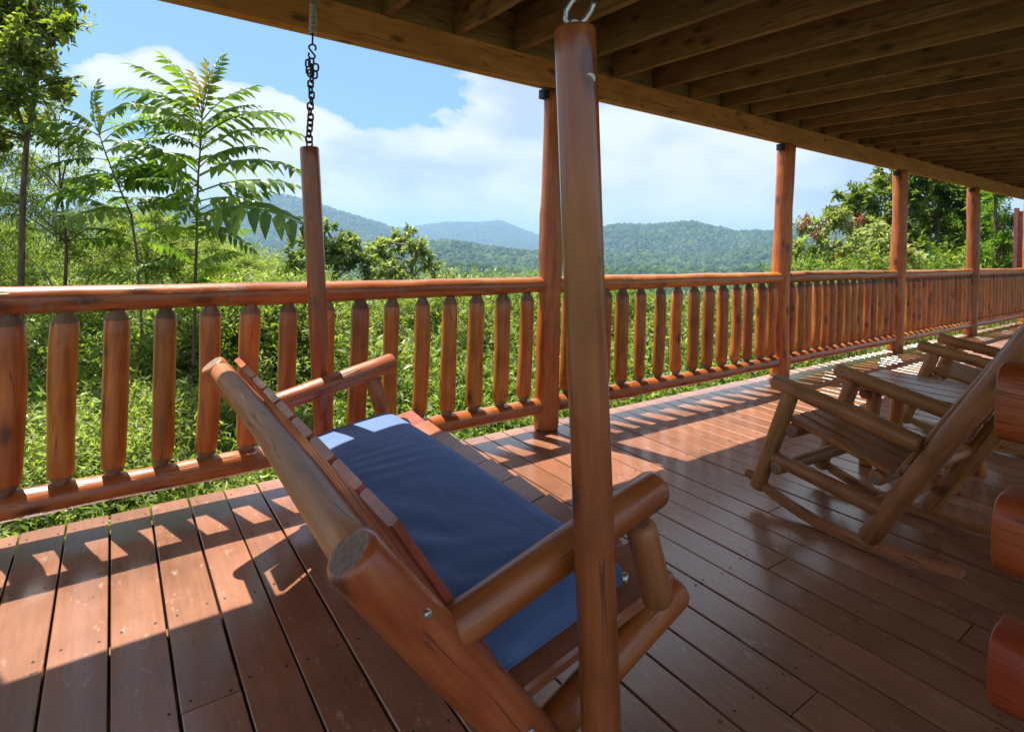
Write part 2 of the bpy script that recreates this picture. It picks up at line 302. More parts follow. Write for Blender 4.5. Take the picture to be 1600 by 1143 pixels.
def board_mesh(w_,t_,L,m='deck',ch=.003,segs=1,sag=0,seed=0,round_top=0):
    """a board: width along local X, thickness along Y, length along Z (0..L); chamfered long edges"""
    a,b=w_/2,t_/2
    if round_top: # slightly crowned half-log slat
        sec=[(-a,-b)]+[(-a*math.cos(math.pi*i/8),-b*.2+ (b*1.2)*(round_top*math.sin(math.pi*i/8)+(1-round_top)*(1 if 0<i<8 else .3))) for i in range(9)]+[(a,-b)]
    else: sec=[(-a+ch,-b),(a-ch,-b),(a,-b+ch),(a,b-ch),(a-ch,b),(-a+ch,b),(-a,b-ch),(-a,-b+ch)]
    rg=random.Random(seed); V=[];F=[]; n=len(sec)
    if round_top: sec=sec[::-1]
    for i in range(segs+1):
        z=L*i/segs; dy=sag*math.sin(math.pi*i/segs)
        V+=[(x,y+dy,z) for x,y in sec]
    for i in range(segs):
        for j in range(n): F.append((i*n+j,i*n+(j+1)%n,(i+1)*n+(j+1)%n,(i+1)*n+j))
    F.append(tuple(range(n-1,-1,-1))); F.append(tuple(segs*n+j for j in range(n)))
    me=bpy.data.meshes.new('board'); me.from_pydata(V,[],F); setmats(me,m); me.update(); return me
def board(name,p0,p1,w_,t_,m,parent,up=(0,0,1),label=None,**k):
    me=board_mesh(w_,t_,(Vector(p1)-Vector(p0)).length,m,**k); return link(name,me,frame(p0,p1,0,up),parent,label=label)
def tube_mesh(pts,r,m,seg=8,closed=False):
    pts=[Vector(p) for p in pts]; n=len(pts); V=[];F=[]; prev=None
    for i,p in enumerate(pts):
        if closed: t=(pts[(i+1)%n]-pts[i-1]).normalized()
        else: t=(pts[min(i+1,n-1)]-pts[max(i-1,0)]).normalized()
        if prev is None: prev=t.orthogonal().normalized()
        u=(prev-t*prev.dot(t)); u=u.normalized() if u.length>1e-6 else t.orthogonal().normalized(); prev=u; v=t.cross(u)
        rr=r[i] if isinstance(r,(list,tuple)) else r
        V+=[p+(u*math.cos(2*math.pi*j/seg)+v*math.sin(2*math.pi*j/seg))*rr for j in range(seg)]
    for i in range(n if closed else n-1):
        for j in range(seg): F.append((i*seg+j,i*seg+(j+1)%seg,((i+1)%n)*seg+(j+1)%seg,((i+1)%n)*seg+j))
    if not closed: F.append(tuple(range(seg-1,-1,-1))); F.append(tuple((n-1)*seg+j for j in range(seg)))
    me=bpy.data.meshes.new('tube'); me.from_pydata([tuple(v) for v in V],[],F); setmats(me,m)
    me.polygons.foreach_set('use_smooth',[True]*len(F)); me.update(); return me

# ------------------------------------------------------------ terrain
def vnoise(x,y,seed=0):
    xi=np.floor(x).astype(np.int64); yi=np.floor(y).astype(np.int64); fx=x-xi; fy=y-yi
    fx=fx*fx*(3-2*fx); fy=fy*fy*(3-2*fy)
    def h(a,b):
        n=(a*374761393+b*668265263+seed*974711)&0x7fffffff; n=((n^(n>>13))*1274126177)&0x7fffffff; return ((n^(n>>16))&0xffff)/65535.
    return (h(xi,yi)*(1-fx)+h(xi+1,yi)*fx)*(1-fy)+(h(xi,yi+1)*(1-fx)+h(xi+1,yi+1)*fx)*fy
def fbm(x,y,o=5,seed=0):
    s=0;a=.5
    for i in range(o): s=s+a*vnoise(x*2**i,y*2**i,seed+i); a*=.5
    return s
AZF=math.atan2(FW.y,FW.x)
def px_az(x): r=ray(x,CY); return AZF-math.atan2(r.y,r.x)            # clockwise from the view axis
def ridge(pts):                                                    # (photo x, photo y of the crest) -> azimuth, tan(elevation)
    a=[];e=[]
    for x,y in pts: r=ray(x,y); a.append(AZF-math.atan2(r.y,r.x)); e.append(r.z/math.hypot(r.x,r.y))
    return np.array(a),np.array(e)
LAY=[(4300,620,ridge([(-400,352),(100,340),(300,340),(450,345),(560,350),(620,355),(660,350),(700,345),(745,346),(782,343),(805,352),(845,367),(900,374),(1000,372),(1300,390),(1700,395)])),
     (2500,480,ridge([(-500,310),(-100,318),(120,332),(240,320),(310,322),(380,312),(436,302),(480,312),(540,332),(600,350),(640,368),(700,388),(900,405),(1700,430)])),
     (1750,330,ridge([(-400,420),(640,412),(760,405),(860,388),(920,362),(960,351),(1010,352),(1050,349),(1080,346),(1105,352),(1150,362),(1210,362),(1280,352),(1400,340),(1700,340)])),
     (1150,260,ridge([(-400,360),(0,368),(250,372),(330,378),(420,392),(520,384),(640,386),(700,378),(800,392),(900,402),(1000,394),(1100,402),(1230,380),(1400,370),(1700,360)])),
     (520,140,ridge([(-400,400),(200,415),(420,420),(560,432),(700,424),(860,436),(1000,428),(1130,436),(1300,410),(1700,400)]))]
def tz(X,Y):
    X=np.asarray(X,float);Y=np.asarray(Y,float); r=np.hypot(X,Y); az=AZF-np.arctan2(Y,X); az=(az+np.pi)%(2*np.pi)-np.pi
    near=-.95-.30*np.clip(Y-3,0,None)+.12*np.clip(X-6,0,3)*np.clip((Y-1)/3,0,1)-.05*np.clip(-X,0,50)+.25*(fbm(X*.4,Y*.4,3,5)-.5)
    near=np.maximum(near,-46-10*fbm(X/60,Y/60,3,9))
    base=-75+22*(fbm(X/400+9,Y/400,4,3)-.5); far=base.copy()
    for rc,wd,(a,e) in LAY:
        top=np.interp(az,a,e)*rc+EYE-8*(rc/1500)
        nz=(fbm(X/(wd*.9),Y/(wd*.9),5,int(rc))-.5)
        rr=(r-rc-wd*1.2*(fbm(az*9+rc,az*0+3.3,3,2)-.5)*0)/wd
        sh=np.where(rr<0,np.exp(-(rr/1.25)**2),np.exp(-(rr/1.5)**2))
        far=np.maximum(far,base+(top-base)*sh+nz*.55*(top-base)*np.clip(1-sh,0,1)*sh*2.4)
    k=np.clip((r-110)/160,0,1); k=k*k*(3-2*k)
    return near*(1-k)+far*k
def build_terrain():
    ang=np.concatenate([np.linspace(-52,56,620),np.linspace(56,308,150)[1:-1]])*math.pi/180
    rad=np.concatenate([[0.],np.geomspace(1.5,9000,330)]); na=len(ang)
    A,Rr=np.meshgrid(ang,rad); th=AZF-A; X=Rr*np.cos(th); Y=Rr*np.sin(th); Z=tz(X,Y)
    V=np.stack([X,Y,Z],-1).reshape(-1,3); i=np.arange(len(rad)-1)[:,None]; j=np.arange(na)[None,:]; j2=(j+1)%na
    F=np.stack([i*na+j,i*na+j2,(i+1)*na+j2,(i+1)*na+j],-1).reshape(-1,4)
    me=mesh_np('ground',V,F,4); setmats(me,'earth'); me.polygons.foreach_set('use_smooth',np.ones(len(F),bool))
    link('ground',me,Matrix.Identity(4),kind='structure')
def mesh_np(name,V,F,k):
    me=bpy.data.meshes.new(name); me.vertices.add(len(V)); me.vertices.foreach_set('co',np.ascontiguousarray(V,dtype=np.float32).ravel())
    me.loops.add(F.size); me.loops.foreach_set('vertex_index',np.ascontiguousarray(F,dtype=np.int32).ravel())
    me.polygons.add(len(F)); me.polygons.foreach_set('loop_start',np.arange(0,F.size,k,dtype=np.int32)); me.update(calc_edges=True); return me
build_terrain()

def gn_scatter(name,pts,scl,rotz,inst_meshes,sel,kind='stuff',tilt=None,extra=None):
    """one stuff object: points carry scale / spin / pick, geometry nodes put a clump on each"""
    me=bpy.data.meshes.new(name); me.vertices.add(len(pts)); me.vertices.foreach_set('co',np.asarray(pts,np.float32).ravel())
    a=me.attributes.new('sc','FLOAT_VECTOR','POINT'); a.data.foreach_set('vector',np.asarray(scl,np.float32).ravel())
    rv=np.zeros((len(pts),3),np.float32); rv[:,2]=rotz
    if tilt is not None: rv[:,0]=tilt
    a=me.attributes.new('rt','FLOAT_VECTOR','POINT'); a.data.foreach_set('vector',rv.ravel())
    a=me.attributes.new('pk','INT','POINT'); a.data.foreach_set('value',np.asarray(sel,np.int32))
    o=link(name,me,Matrix.Identity(4),kind=kind)
    ng=bpy.data.node_groups.new(name,'GeometryNodeTree'); ng.interface.new_socket('Geometry',in_out='INPUT',socket_type='NodeSocketGeometry'); ng.interface.new_socket('Geometry',in_out='OUTPUT',socket_type='NodeSocketGeometry')
    gi=ng.nodes.new('NodeGroupInput'); go=ng.nodes.new('NodeGroupOutput'); jn=ng.nodes.new('GeometryNodeJoinGeometry')
    def attr(nm,ty): 
        q=ng.nodes.new('GeometryNodeInputNamedAttribute'); q.data_type=ty; q.inputs[0].default_value=nm; return q.outputs[0]
    asc,art,apk=attr('sc','FLOAT_VECTOR'),attr('rt','FLOAT_VECTOR'),attr('pk','INT')
    for k,im in enumerate(inst_meshes):
        # each clump mesh is held by a tiny source object at the scatter's own origin, hidden inside the node tree
        src=ng.nodes.new('GeometryNodeObjectInfo'); src.inputs[0].default_value=im
        iop=ng.nodes.new('GeometryNodeInstanceOnPoints'); cmp=ng.nodes.new('FunctionNodeCompare'); cmp.data_type='INT'; cmp.operation='EQUAL'
        ng.links.new(apk,cmp.inputs[2]); cmp.inputs[3].default_value=k
        ng.links.new(gi.outputs[0],iop.inputs['Points']); ng.links.new(cmp.outputs[0],iop.inputs['Selection']); ng.links.new(src.outputs['Geometry'],iop.inputs['Instance'])
        ng.links.new(art,iop.inputs['Rotation']); ng.links.new(asc,iop.inputs['Scale']); ng.links.new(iop.outputs[0],jn.inputs[0])
    ng.links.new(jn.outputs[0],go.inputs[0]); md=o.modifiers.new('scatter','NODES'); md.node_group=ng
    return o
def src(me):                                                       # unlinked source object for the scatter
    o=bpy.data.objects.new('leaf_clump',me); return o
def blob(seed,m):                                                  # a far tree crown: lumpy dome
    import bmesh
    bm=bmesh.new(); bmesh.ops.create_icosphere(bm,subdivisions=2,radius=1); rg=random.Random(seed); ph=[rg.uniform(0,6) for _ in range(6)]
    for v in bm.verts:
        c=v.co; k=1+.16*math.sin(4*c.x+ph[0])*math.cos(3.5*c.y+ph[1])+.13*math.sin(6*c.z+ph[2]+3*c.x)+rg.uniform(-.1,.1)
        v.co=c*k; v.co.z=v.co.z*1.15+.6
    me=bpy.data.meshes.new('crown'); bm.to_mesh(me); bm.free(); setmats(me,m); me.polygons.foreach_set('use_smooth',[True]*len(me.polygons)); return me
def far_forest():
    n=300000; az=RNG.uniform(-46,50,n)*math.pi/180; r=np.exp(RNG.uniform(math.log(170),math.log(4600),n)*1.0)
    keep=RNG.uniform(0,1,n)<np.clip(r/1500,.18,1); az=az[keep]; r=r[keep]
    th=AZF-az; X=r*np.cos(th);Y=r*np.sin(th);Z=tz(X,Y); s=(RNG.uniform(2.7,5.0,len(X)))*(1+r/3200)*(.8+.5*fbm(X/90,Y/90,3,8))
    sc3=np.stack([s,s,s*RNG.uniform(.8,1.35,len(s))],-1)
    gn_scatter('forest',np.stack([X,Y,Z-.3*s],-1),sc3,RNG.uniform(0,6.28,len(s)),[src(blob(k,'far')) for k in range(4)],RNG.integers(0,4,len(s)))
far_forest()

# ------------------------------------------------------------ deck
DECK_EDGE=2.932
deck=thing('deck',None,None,kind='structure')
PITCH,BX0=.1432,-.1205
seams={ -1:.9, 2:1.62, 5:.4, 8:1.3, 11:.75, 13:1.55, 15:1.15,16:.6,18:1.4,21:.9,24:1.8,28:.7,33:1.3,38:1.7}
def plank(x,y0,y1):
    me=board_mesh(PITCH-.0075,.036,y1-y0,'deck',ch=.0022)
    # local: width X, thickness Y, length Z -> world X, Z, Y ; material's grain axis is local Z for boards, so use a rotated copy
    V=np.array([v.co[:] for v in me.vertices]); V=V[:,[0,2,1]]; V[:,1]-=(y1-y0)/2; me.vertices.foreach_set('co',V.astype(np.float32).ravel()); me.flip_normals(); me.update()
    o=link('plank',me,Matrix.Translation((x,(y0+y1)/2,-.018+random.uniform(-.0012,.0012)))@Matrix.Rotation(random.uniform(-.0006,.0006),4,'Z'),deck); return o
for k in range(-13,142):
    x=BX0+PITCH*(k+.5); ye=DECK_EDGE+random.uniform(-.004,.004)
    if k in seams: s=seams[k]; plank(x,s+.002,ye); plank(x,-1.9,s-.002)
    else: plank(x,-1.9,ye)
def box_mesh(sx,sy,sz,m,ch=.0):
    me=board_mesh(sx,sy,sz,m,ch=max(ch,.002)); return me
DJ=[2.86-.405*k for k in range(12)]
for y in DJ: board('deck_joist',(-2,y,-.16),(22,y,-.16),.04,.235,'joist',deck,up=(0,0,1))

def screws():
    V=[];F=[]
    for k in range(-13,142):
        for y in DJ:
            for dx in (-.045,.045):
                cx=BX0+PITCH*(k+.5)+dx+random.uniform(-.006,.006); cy=y+random.uniform(-.012,.012); o=len(V); r=.0042
                V.append((cx,cy,.0019)); V+=[(cx+r*math.cos(a*math.pi/3),cy+r*math.sin(a*math.pi/3),.0017) for a in range(6)]
                F+=[(o,o+1+a,o+1+(a+1)%6) for a in range(6)]
    me=bpy.data.meshes.new('screws'); me.from_pydata(V,[],F); setmats(me,'black'); me.update(); link('screw_heads',me,Matrix.Identity(4),deck,kind='stuff')
screws()

# ------------------------------------------------------------ railing
YR=2.84; PX=[-.54,2.307,5.12,7.71,10.37,13.35,16.0,18.6]
HT,HB=.928,.152
def post(x,i):
    t=thing('railing_post',['log railing post left of the swing, out by the deck corner','thick log post right behind the front swing hanger','first slender log post standing clear to the right of the near hanger log','slender log post third along the deck railing, in front of the leafy trees','fourth log post along the deck railing, near the far end of the deck','railing post beyond the last clear post, far end','railing post far down the deck','last railing post of the deck'][i],'post',(x,YR,0),group='log posts along the railing')
    r=.078 if i<2 else .085
    log('post_log',(x+(.0),YR,0),(x+.0,YR,2.18),r,r*.93,parent=t,wob=.07,bend=.012,seed=40+i,rings=30,seg=20)
    if i>=0: link('bracket',board_mesh(.05,.06,.055,'black'),Matrix.Translation((x-r-.012,YR,2.118)),t)
    return t
for i,x in enumerate(PX): post(x,i)
BAL=[log_mesh(HT-.03-HB-.02,.0465,.0465,mats=('log','cut','cone'),seg=14,rings=9,wob=.06,taper0=(.045,.58),taper1=(.05,.56),seed=60+i,bend=.006) for i in range(9)]
def section(i):
    x0,x1=PX[i],PX[i+1]
    lab=['nearest railing panel of orange log balusters, behind the swing','railing panel of log balusters just right of the thick post behind the swing hanger','railing panel of log balusters between the second and third slender posts','railing panel beyond the rocking chair arms, third from the thick post','far railing panel running out past the last clear post','railing panel farther down the deck','farthest railing panel of log balusters'][i]
    t=thing('log_railing',lab,'railing',((x0+x1)/2,YR,0),group='railing panels')
    dz=[.0,0,0,0,0,0,0][i]
    log('top_rail',(x0-(.03 if i else .9),YR,HT+dz),(x1+.0,YR+.0,HT+.004),.056,.05,parent=t,mats=('rail','cut'),wob=.05,bend=.008,seed=80+i,rings=40,seg=20)
    log('bottom_rail',(x0+.03,YR,HB-.0),(x1-.04,YR,HB),.055,.05,parent=t,mats=('rail','cut'),wob=.05,bend=.006,seed=90+i,rings=34,seg=18)
    KX=2.84/2.785
    xs={0:[-.292,-.135,.026,.191,.355,.52,.686,.866,1.027,1.203,1.377,1.546,1.719,1.908,2.08],1:[2.44,2.60,2.76,2.922,3.121,3.317,3.524,3.728,3.917,4.108,4.299,4.48,4.679,4.845]}.get(i)
    if xs: xs=[q*KX for q in xs]
    if xs is None:
        n=int(round((x1-x0)/.166))-1; xs=[x0+(x1-x0)*(k+1)/(n+1) for k in range(n)]
    for k,x in enumerate(xs):
        s=random.uniform(.88,1.1)
        z0=HB+.045; z1=HT-.045; me=BAL[(k*4+i*3)%9]; L=HT-.03-HB-.02
        o=link('baluster',me,Matrix.Translation((x,YR+random.uniform(-.004,.004),z0))@Matrix.Rotation(random.uniform(-.008,.008),4,'Y')@Matrix.Rotation(random.uniform(0,6.28),4,'Z')@Matrix.Diagonal((s,s,(z1-z0)/L,1)),t)
for i in range(len(PX)-1): section(i)

# ------------------------------------------------------------ roof over the deck: beam, joists, upper boards
b=thing('roof_beam','long brown timber beam carried by the log posts, under the dark joists','beam',(5,2.75,2.165))
board('outer_plank',(-2.2,2.845,2.265),(21,2.845,2.265),.036,.165,'beam',b)
board('inner_plank',(-2.2,2.806,2.268),(21,2.806,2.268),.038,.168,'beam',b)
c=thing('ceiling',None,None,kind='structure')
JZ=2.355; JH=.235
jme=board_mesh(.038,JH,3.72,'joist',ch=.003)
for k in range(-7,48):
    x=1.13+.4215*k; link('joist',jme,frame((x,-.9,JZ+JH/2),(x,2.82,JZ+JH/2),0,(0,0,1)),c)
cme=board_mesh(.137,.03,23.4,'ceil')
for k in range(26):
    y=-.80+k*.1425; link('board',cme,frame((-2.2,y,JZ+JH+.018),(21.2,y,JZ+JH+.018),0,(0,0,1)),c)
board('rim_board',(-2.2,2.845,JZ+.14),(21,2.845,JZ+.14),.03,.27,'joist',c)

# log corner at the right
cw=thing('log_corner','stack of three thick orange log ends standing out at the right edge of the deck','log wall',(1.75,.2,0))
for k,(z,x) in enumerate([(.245,1.748),(.555,1.752),(.865,1.748)]):
    log('log',(x,.405,z),(x,-1.62,z),.091,.095,parent=cw,mats=('houselog','cut'),seg=36,rings=16,wob=.02,ch=.005,seed=300+k,sq=3.6,spin=0)
for k,z in enumerate((.09,.40,.71)):
    log('cross_log',(1.99,-.1,z),(3.2,-.1,z),.085,.085,parent=cw,mats=('houselog','cut'),seg=18,rings=8,wob=.02,seed=310+k)

# ------------------------------------------------------------ swing
sw=thing('porch_swing','varnished log porch swing hanging on chains, seen over its slatted back','porch swing',(.75,1.65,0))
YN,YF=.89,2.45
SM=('swing','cut')
for Y,near in ((YN,1),(YF,0)):
    s=1 if near else -1
    log('back_post',(.322,Y,.70),(.755,Y,.14),.048,.054,parent=sw,mats=SM if near else SM,wob=.05,seg=24,seed=1+near)
    log('side_rail',(.64,Y+.03*s,.118),(1.205,Y+.03*s,.331),.038,.042,parent=sw,mats=SM,wob=.05,seg=24,seed=3+near,ch=.02)
    log('arm',(.50,Y-.0,.497),(1.075,Y,.632),.039,.044,parent=sw,mats=SM,wob=.04,seg=24,seed=5+near,ch=.018)
    log('arm_support',(.975,Y-.035*s,.585),(1.045,Y-.035*s,.385),.034,.038,parent=sw,mats=('tan','cut'),wob=.03,seg=20,seed=7+near,ch=.016)
    log('seat_side',(.62,Y+.06*s,.262),(1.13,Y+.06*s,.352),.021,.021,parent=sw,mats=SM,seg=12,seed=9+near)
log('top_rail',(.350,YN+.03,.670),(.352,YF-.03,.672),.040,.035,parent=sw,mats=('tan','cut'),wob=.04,bend=.006,seg=20,seed=12)
log('lower_rail',(.60,YN+.03,.335),(.60,YF-.03,.335),.03,.03,parent=sw,mats=SM,wob=.05,seg=16,seed=13)
log('front_rail',(1.09,YN+.03,.318),(1.09,YF-.03,.318),.036,.036,parent=sw,mats=SM,wob=.05,seg=16,seed=14)
log('rear_rail',(.70,YN+.03,.255),(.70,YF-.03,.255),.036,.036,parent=sw,mats=SM,wob=.05,seg=16,seed=15)
def sh_(x): return .393-.185*(1.165-x)
n=9
for k in range(n):
    y=.985+.172*k
    board('seat_slat',(.64,y,sh_(.64)-.018),(1.165,y,sh_(1.165)-.018),.160,.034,'seatslat',sw,up=(0,-.09,1),ch=.007)
    board('back_slat',(.408,y,.714),(.655,y,.335),.150,.020,'slat',sw,up=(.84,0,.53),ch=.005)
# cushion on the seat
def cushion():
    nx,ny=44,200; x0,x1,y0,y1=.615,1.045,.945,2.42; V=[];F=[]
    def top(u,v):
        e=lambda q:(1-abs(2*q-1)**7)**(1/3.2)
        return e(u)*e(v)
    T=.074
    for side in (1,-1):
        for i in range(nx+1):
            for j in range(ny+1):
                u,v=i/nx,j/ny; x=x0+(x1-x0)*u; y=y0+(y1-y0)*v
                h=T*.22+(T*.78*top(u,v) if side>0 else -T*.22*top(u,v)); 
                if side>0: h+=.005*math.sin(9*v+3*u)*top(u,v)+.010*top(u,v)*math.sin(math.pi*u)**.5+ .0045*math.sin(38*v+8*u*math.sin(5*v)+11*u)*math.exp(-((u-.15)/.28)**2)+.003*math.sin(61*v+17*u)*math.exp(-((v-.05)/.12)**2)+.0022*math.sin(95*v+14*u+6*math.sin(9*v))*math.exp(-((u-.4)/.3)**2)*(.5+.5*math.sin(13*v))
                if side>0 and u<.12: h+=.03*(1-u/.12)**1.5*(.6+.4*math.sin(21*v))*(1 if 0<v<1 else 0)*min(1,8*v)*min(1,8*(1-v))
                xx=x+ .006*math.sin(23*v+1)*(1 if u in(0,1) else 0)
                V.append((xx,y,sh_(x)+.004+h))
    N1=(nx+1)*(ny+1)
    for s in (0,1):
        for i in range(nx):
            for j in range(ny):
                a=s*N1+i*(ny+1)+j; q=(a,a+ny+1,a+ny+2,a+1); F.append(q if s==0 else q[::-1])
    me=bpy.data.meshes.new('cushion'); me.from_pydata(V,[],F)
    import bmesh
    bm=bmesh.new(); bm.from_mesh(me); bmesh.ops.remove_doubles(bm,verts=bm.verts,dist=.0008); bmesh.ops.recalc_face_normals(bm,faces=bm.faces); bm.to_mesh(me); bm.free()
    setmats(me,'fabric'); me.polygons.foreach_set('use_smooth',[True]*len(me.polygons)); me.update()
    o=link('seat_cushion',me,Matrix.Identity(4)); o['label']='plain navy blue cushion lying along the seat of the log swing'; o['category']='cushion'
    p=[]
    for t in np.linspace(0,1,61)[:-1]:
        a=2*math.pi*t; cx,cy=(x0+x1)/2,(y0+y1)/2; e=.16
        q=(abs(math.cos(a))**e*math.copysign(1,math.cos(a)),abs(math.sin(a))**e*math.copysign(1,math.sin(a)))
        x=cx+q[0]*(x1-x0)/2*.995; p.append((x,cy+q[1]*(y1-y0)/2*.998,sh_(x)+.004+T*.22+.003*math.sin(9*a)))
    link('seam_piping',tube_mesh(p,.0045,'fabric',6,True),Matrix.Identity(4),o)
cushion()
# hanger logs, hooks, chains
NT_,NB_=Vector((.683,.79,1.606)),Vector((.812,.79,.17)); FT_,FB_=Vector((.692,2.545,1.592)),Vector((.80,2.545,.19))
log('hanger_log',NT_,NB_,.0385,.0395,parent=sw,mats=('smooth','smooth'),wob=.012,seg=32,rings=30,seed=21,ch=.008)
log('hanger_log',FT_,FB_,.040,.041,parent=sw,mats=('smooth','smooth'),wob=.015,seg=24,rings=30,seed=22,ch=.008)
def bolt(p,r=.012,axis=(0,-1,0)):
    me=log_mesh(.012,r,r,mats=('steel','steel'),seg=12,rings=2,wob=0,ch=.003); link('bolt',me,frame(p,Vector(p)+Vector(axis)),sw)
ax=(NB_-NT_).normalized()
bq=onY(917,123,.79); bv=(Vector((0,0,EYE))-bq).normalized(); bolt(bq+bv*.036,.013,tuple(bv+Vector((.5,-.2,0)))); bolt(onY(958,888,.79)+Vector((-.006,-.03,0)),.010,(.6,-.8,0)); bolt((.43,.825,.60),.007); bolt((.665,.845,.275),.012)
def ring(c,rx,rz,r,rot,m='iron',stretch=0):
    P=[(rx*math.cos(a),0,rz*math.sin(a)+(stretch if math.sin(a)>0 else -stretch)) for a in np.linspace(0,2*math.pi,19)[:-1]]
    me=tube_mesh(P,r,m,8,True); return link('chain_link',me,Matrix.Translation(c)@Matrix.Rotation(rot,4,'Z'),sw)
def s_hook(c,h,r,rot,m):
    P=[]
    q=h/4
    for a in np.linspace(-40,180,12): P.append((q*math.cos(R(a)),0,q+q*math.sin(R(a))*1.0))
    for a in np.linspace(0,-220,12)[1:]: P.append((q*math.cos(R(a)),0,-q+q*math.sin(R(a))))
    # join: first lobe ends at (-q, q), second starts near (q,-q): the diagonal of the S
    return link('s_hook',tube_mesh(P,r,m,8),Matrix.Translation(c)@Matrix.Rotation(rot,4,'Z'),sw)
def hang(T,far):
    x,y,z=T; rf=-YAW+math.pi/2 if False else math.atan2(RT0.y,RT0.x)
    if far:
        ring((x,y,z+.011),.012,.012,.004,rf); zz=z+.022
        i=0; top=1.985
        while zz<top-.02:
            zz+=.0125 if i else .008; wide=1.0 if i%3 else 1.25
            ring((x+random.uniform(-.004,.004),y,zz+.003),.0105*wide,.008,.0042,rf+(math.pi/2*.85 if i%2 else .15)+random.uniform(-.3,.3),stretch=.008); zz+=.0115; i+=1
        for dx,dz in ((-.016,.0),(.018,-.012),(-.012,-.03),(.014,-.045)): ring((x+dx,y+.004,1.955+dz),.011,.009,.0042,rf+dx*20,stretch=.007)
        s_hook((x,y,2.008),.062,.0042,rf,'iron')
        link('hook_rod',tube_mesh([(0,0,0),(0,0,.05)],.004,'iron'),Matrix.Translation((x,y,2.037)),sw)
        P=[(.0135*math.cos(a),.0135*math.sin(a),.13*a/(2*math.pi*13)) for a in np.linspace(0,2*math.pi*13,13*14)]
        link('spring',tube_mesh(P,.0038,'steel',6),Matrix.Translation((x,y,2.083)),sw)
        link('hook_rod',tube_mesh([(-.012,0,0),(-.014,0,.13),(0,0,.155)],.003,'steel'),Matrix.Translation((x,y,2.08))@Matrix.Rotation(rf,4,'Z'),sw)
        link('hook_rod',tube_mesh([(.012,0,0),(.014,0,.13),(0,0,.155)],.003,'steel'),Matrix.Translation((x,y,2.08))@Matrix.Rotation(rf,4,'Z'),sw)
        zz=2.228
        for k in range(4): ring((x,y,zz+k*.023),.010,.008,.004,rf+(1.4 if k%2 else .1),'steel',.007)
    else:
        ring((x,y,z-.002),.012,.014,.004,rf+.4,'steel',0)
        K=[(.034,.040),(.028,.024),(.018,.008),(.006,-.002),(-.008,-.002),(-.017,.008),(-.017,.024),(-.008,.040),(.004,.054),(.012,.066),(.012,.080),(.002,.087),(-.010,.082)]
        K2=[]
        for i in range(len(K)-1):
            for t_ in (0,.33,.66): K2.append((K[i][0]*(1-t_)+K[i+1][0]*t_,0,K[i][1]*(1-t_)+K[i+1][1]*t_))
        K2.append((K[-1][0],0,K[-1][1]))
        link('s_hook',tube_mesh(K2,.0052,'steel',10),Matrix.Translation((x,y,z+.006))@Matrix.Rotation(rf,4,'Z'),sw)
        zz=z+.094
        k=0
        while zz<JZ+.02: ring((x+.006,y,zz),.011,.009,.0045,rf+(1.3 if k%2 else .2),'steel',.008); zz+=.0255; k+=1
hang(FT_,True); hang(NT_,False)

# ------------------------------------------------------------ rocking chairs
def rocking_chair(label,loc,rotz):
    t=thing('rocking_chair',label,'rocking chair',loc,rotz,'log rocking chairs on the deck')
    W0=WM[t]
    def P(s,w_,h): return W0@Vector((w_,s,h))        # s forward, w sideways, h up
    CM=('chair','cut')
    for w_ in (0,.53):
        i=-1 if w_==0 else 1
        log('front_leg',P(.545,w_,.06),P(.385,w_,.555),.036,.035,parent=t,mats=CM,seed=1,wob=.04,ch=.014)
        log('arm',P(-.14,w_,.485),P(.475,w_,.590),.034,.037,parent=t,mats=CM,seed=2,wob=.04,ch=.016)
        log('rear_post',P(.045,w_,.045),P(-.50,w_,1.03),.038,.04,parent=t,mats=CM,seed=3,wob=.04,ch=.014)
        log('side_stretcher',P(.47,w_+.0,.235),P(-.03,w_,.185),.033,.034,parent=t,mats=CM,seed=4,wob=.04,ch=.014)
        pts=[]
        for a in np.linspace(-1,1,15):
            s=.16+a*.44; pts.append((s,.075*a*a*(1.35 if a>0 else .8)))
        me=bpy.data.meshes.new('rocker'); V=[];F=[]
        for s,h in pts:
            th=.040-.016*abs((s-.16)/.44)**3
            for dw,dh in ((-.018,.0),(.018,.0),(.018,th),(-.018,th)): V.append((-dw,h+dh,s))
        for k in range(len(pts)-1):
            for j in range(4): F.append((k*4+j,k*4+(j+1)%4,k*4+4+(j+1)%4,k*4+4+j))
        F+=[(3,2,1,0),tuple(len(V)-4+j for j in range(4))]
        me.from_pydata(V,[],F); setmats(me,'chair'); me.update(); me.flip_normals(); link('rocker',me,W0@Matrix.Translation((w_,0,.003))@Matrix(((-1,0,0,0),(0,0,1,0),(0,1,0,0),(0,0,0,1))),t)
    log('front_stretcher',P(.43,-.04,.20),P(.43,.57,.20),.03,.03,parent=t,mats=CM,seed=5)
    log('seat_rail',P(.375,-.02,.385),P(.375,.55,.385),.032,.032,parent=t,mats=CM,seed=6)
    log('seat_rail',P(.02,0,.30),P(.02,.53,.30),.03,.03,parent=t,mats=CM,seed=7)
    log('rear_stretcher',P(.03,0,.18),P(.03,.53,.18),.03,.03,parent=t,mats=CM,seed=8)
    log('back_rail',P(-.42,0,.90),P(-.42,.53,.90),.034,.034,parent=t,mats=CM,seed=9)
    log('back_rail',P(-.10,0,.37),P(-.10,.53,.37),.03,.03,parent=t,mats=CM,seed=10)
    for k in range(6):
        w_=.045+k*.088
        board('seat_slat',P(.40,w_,.432),P(-.03,w_,.338),.078,.024,'chairslat',t,ch=.006)
        board('back_slat',P(-.055,w_,.345),P(-.455,w_,1.02),.074,.022,'chairslat',t,up=(0,1,.5),ch=.006)
    return t
def copy_tree(o,parent=None):
    c_=o.copy(); COL.objects.link(c_); c_.parent=parent
    for ch in o.children: copy_tree(ch,c_)
    return c_
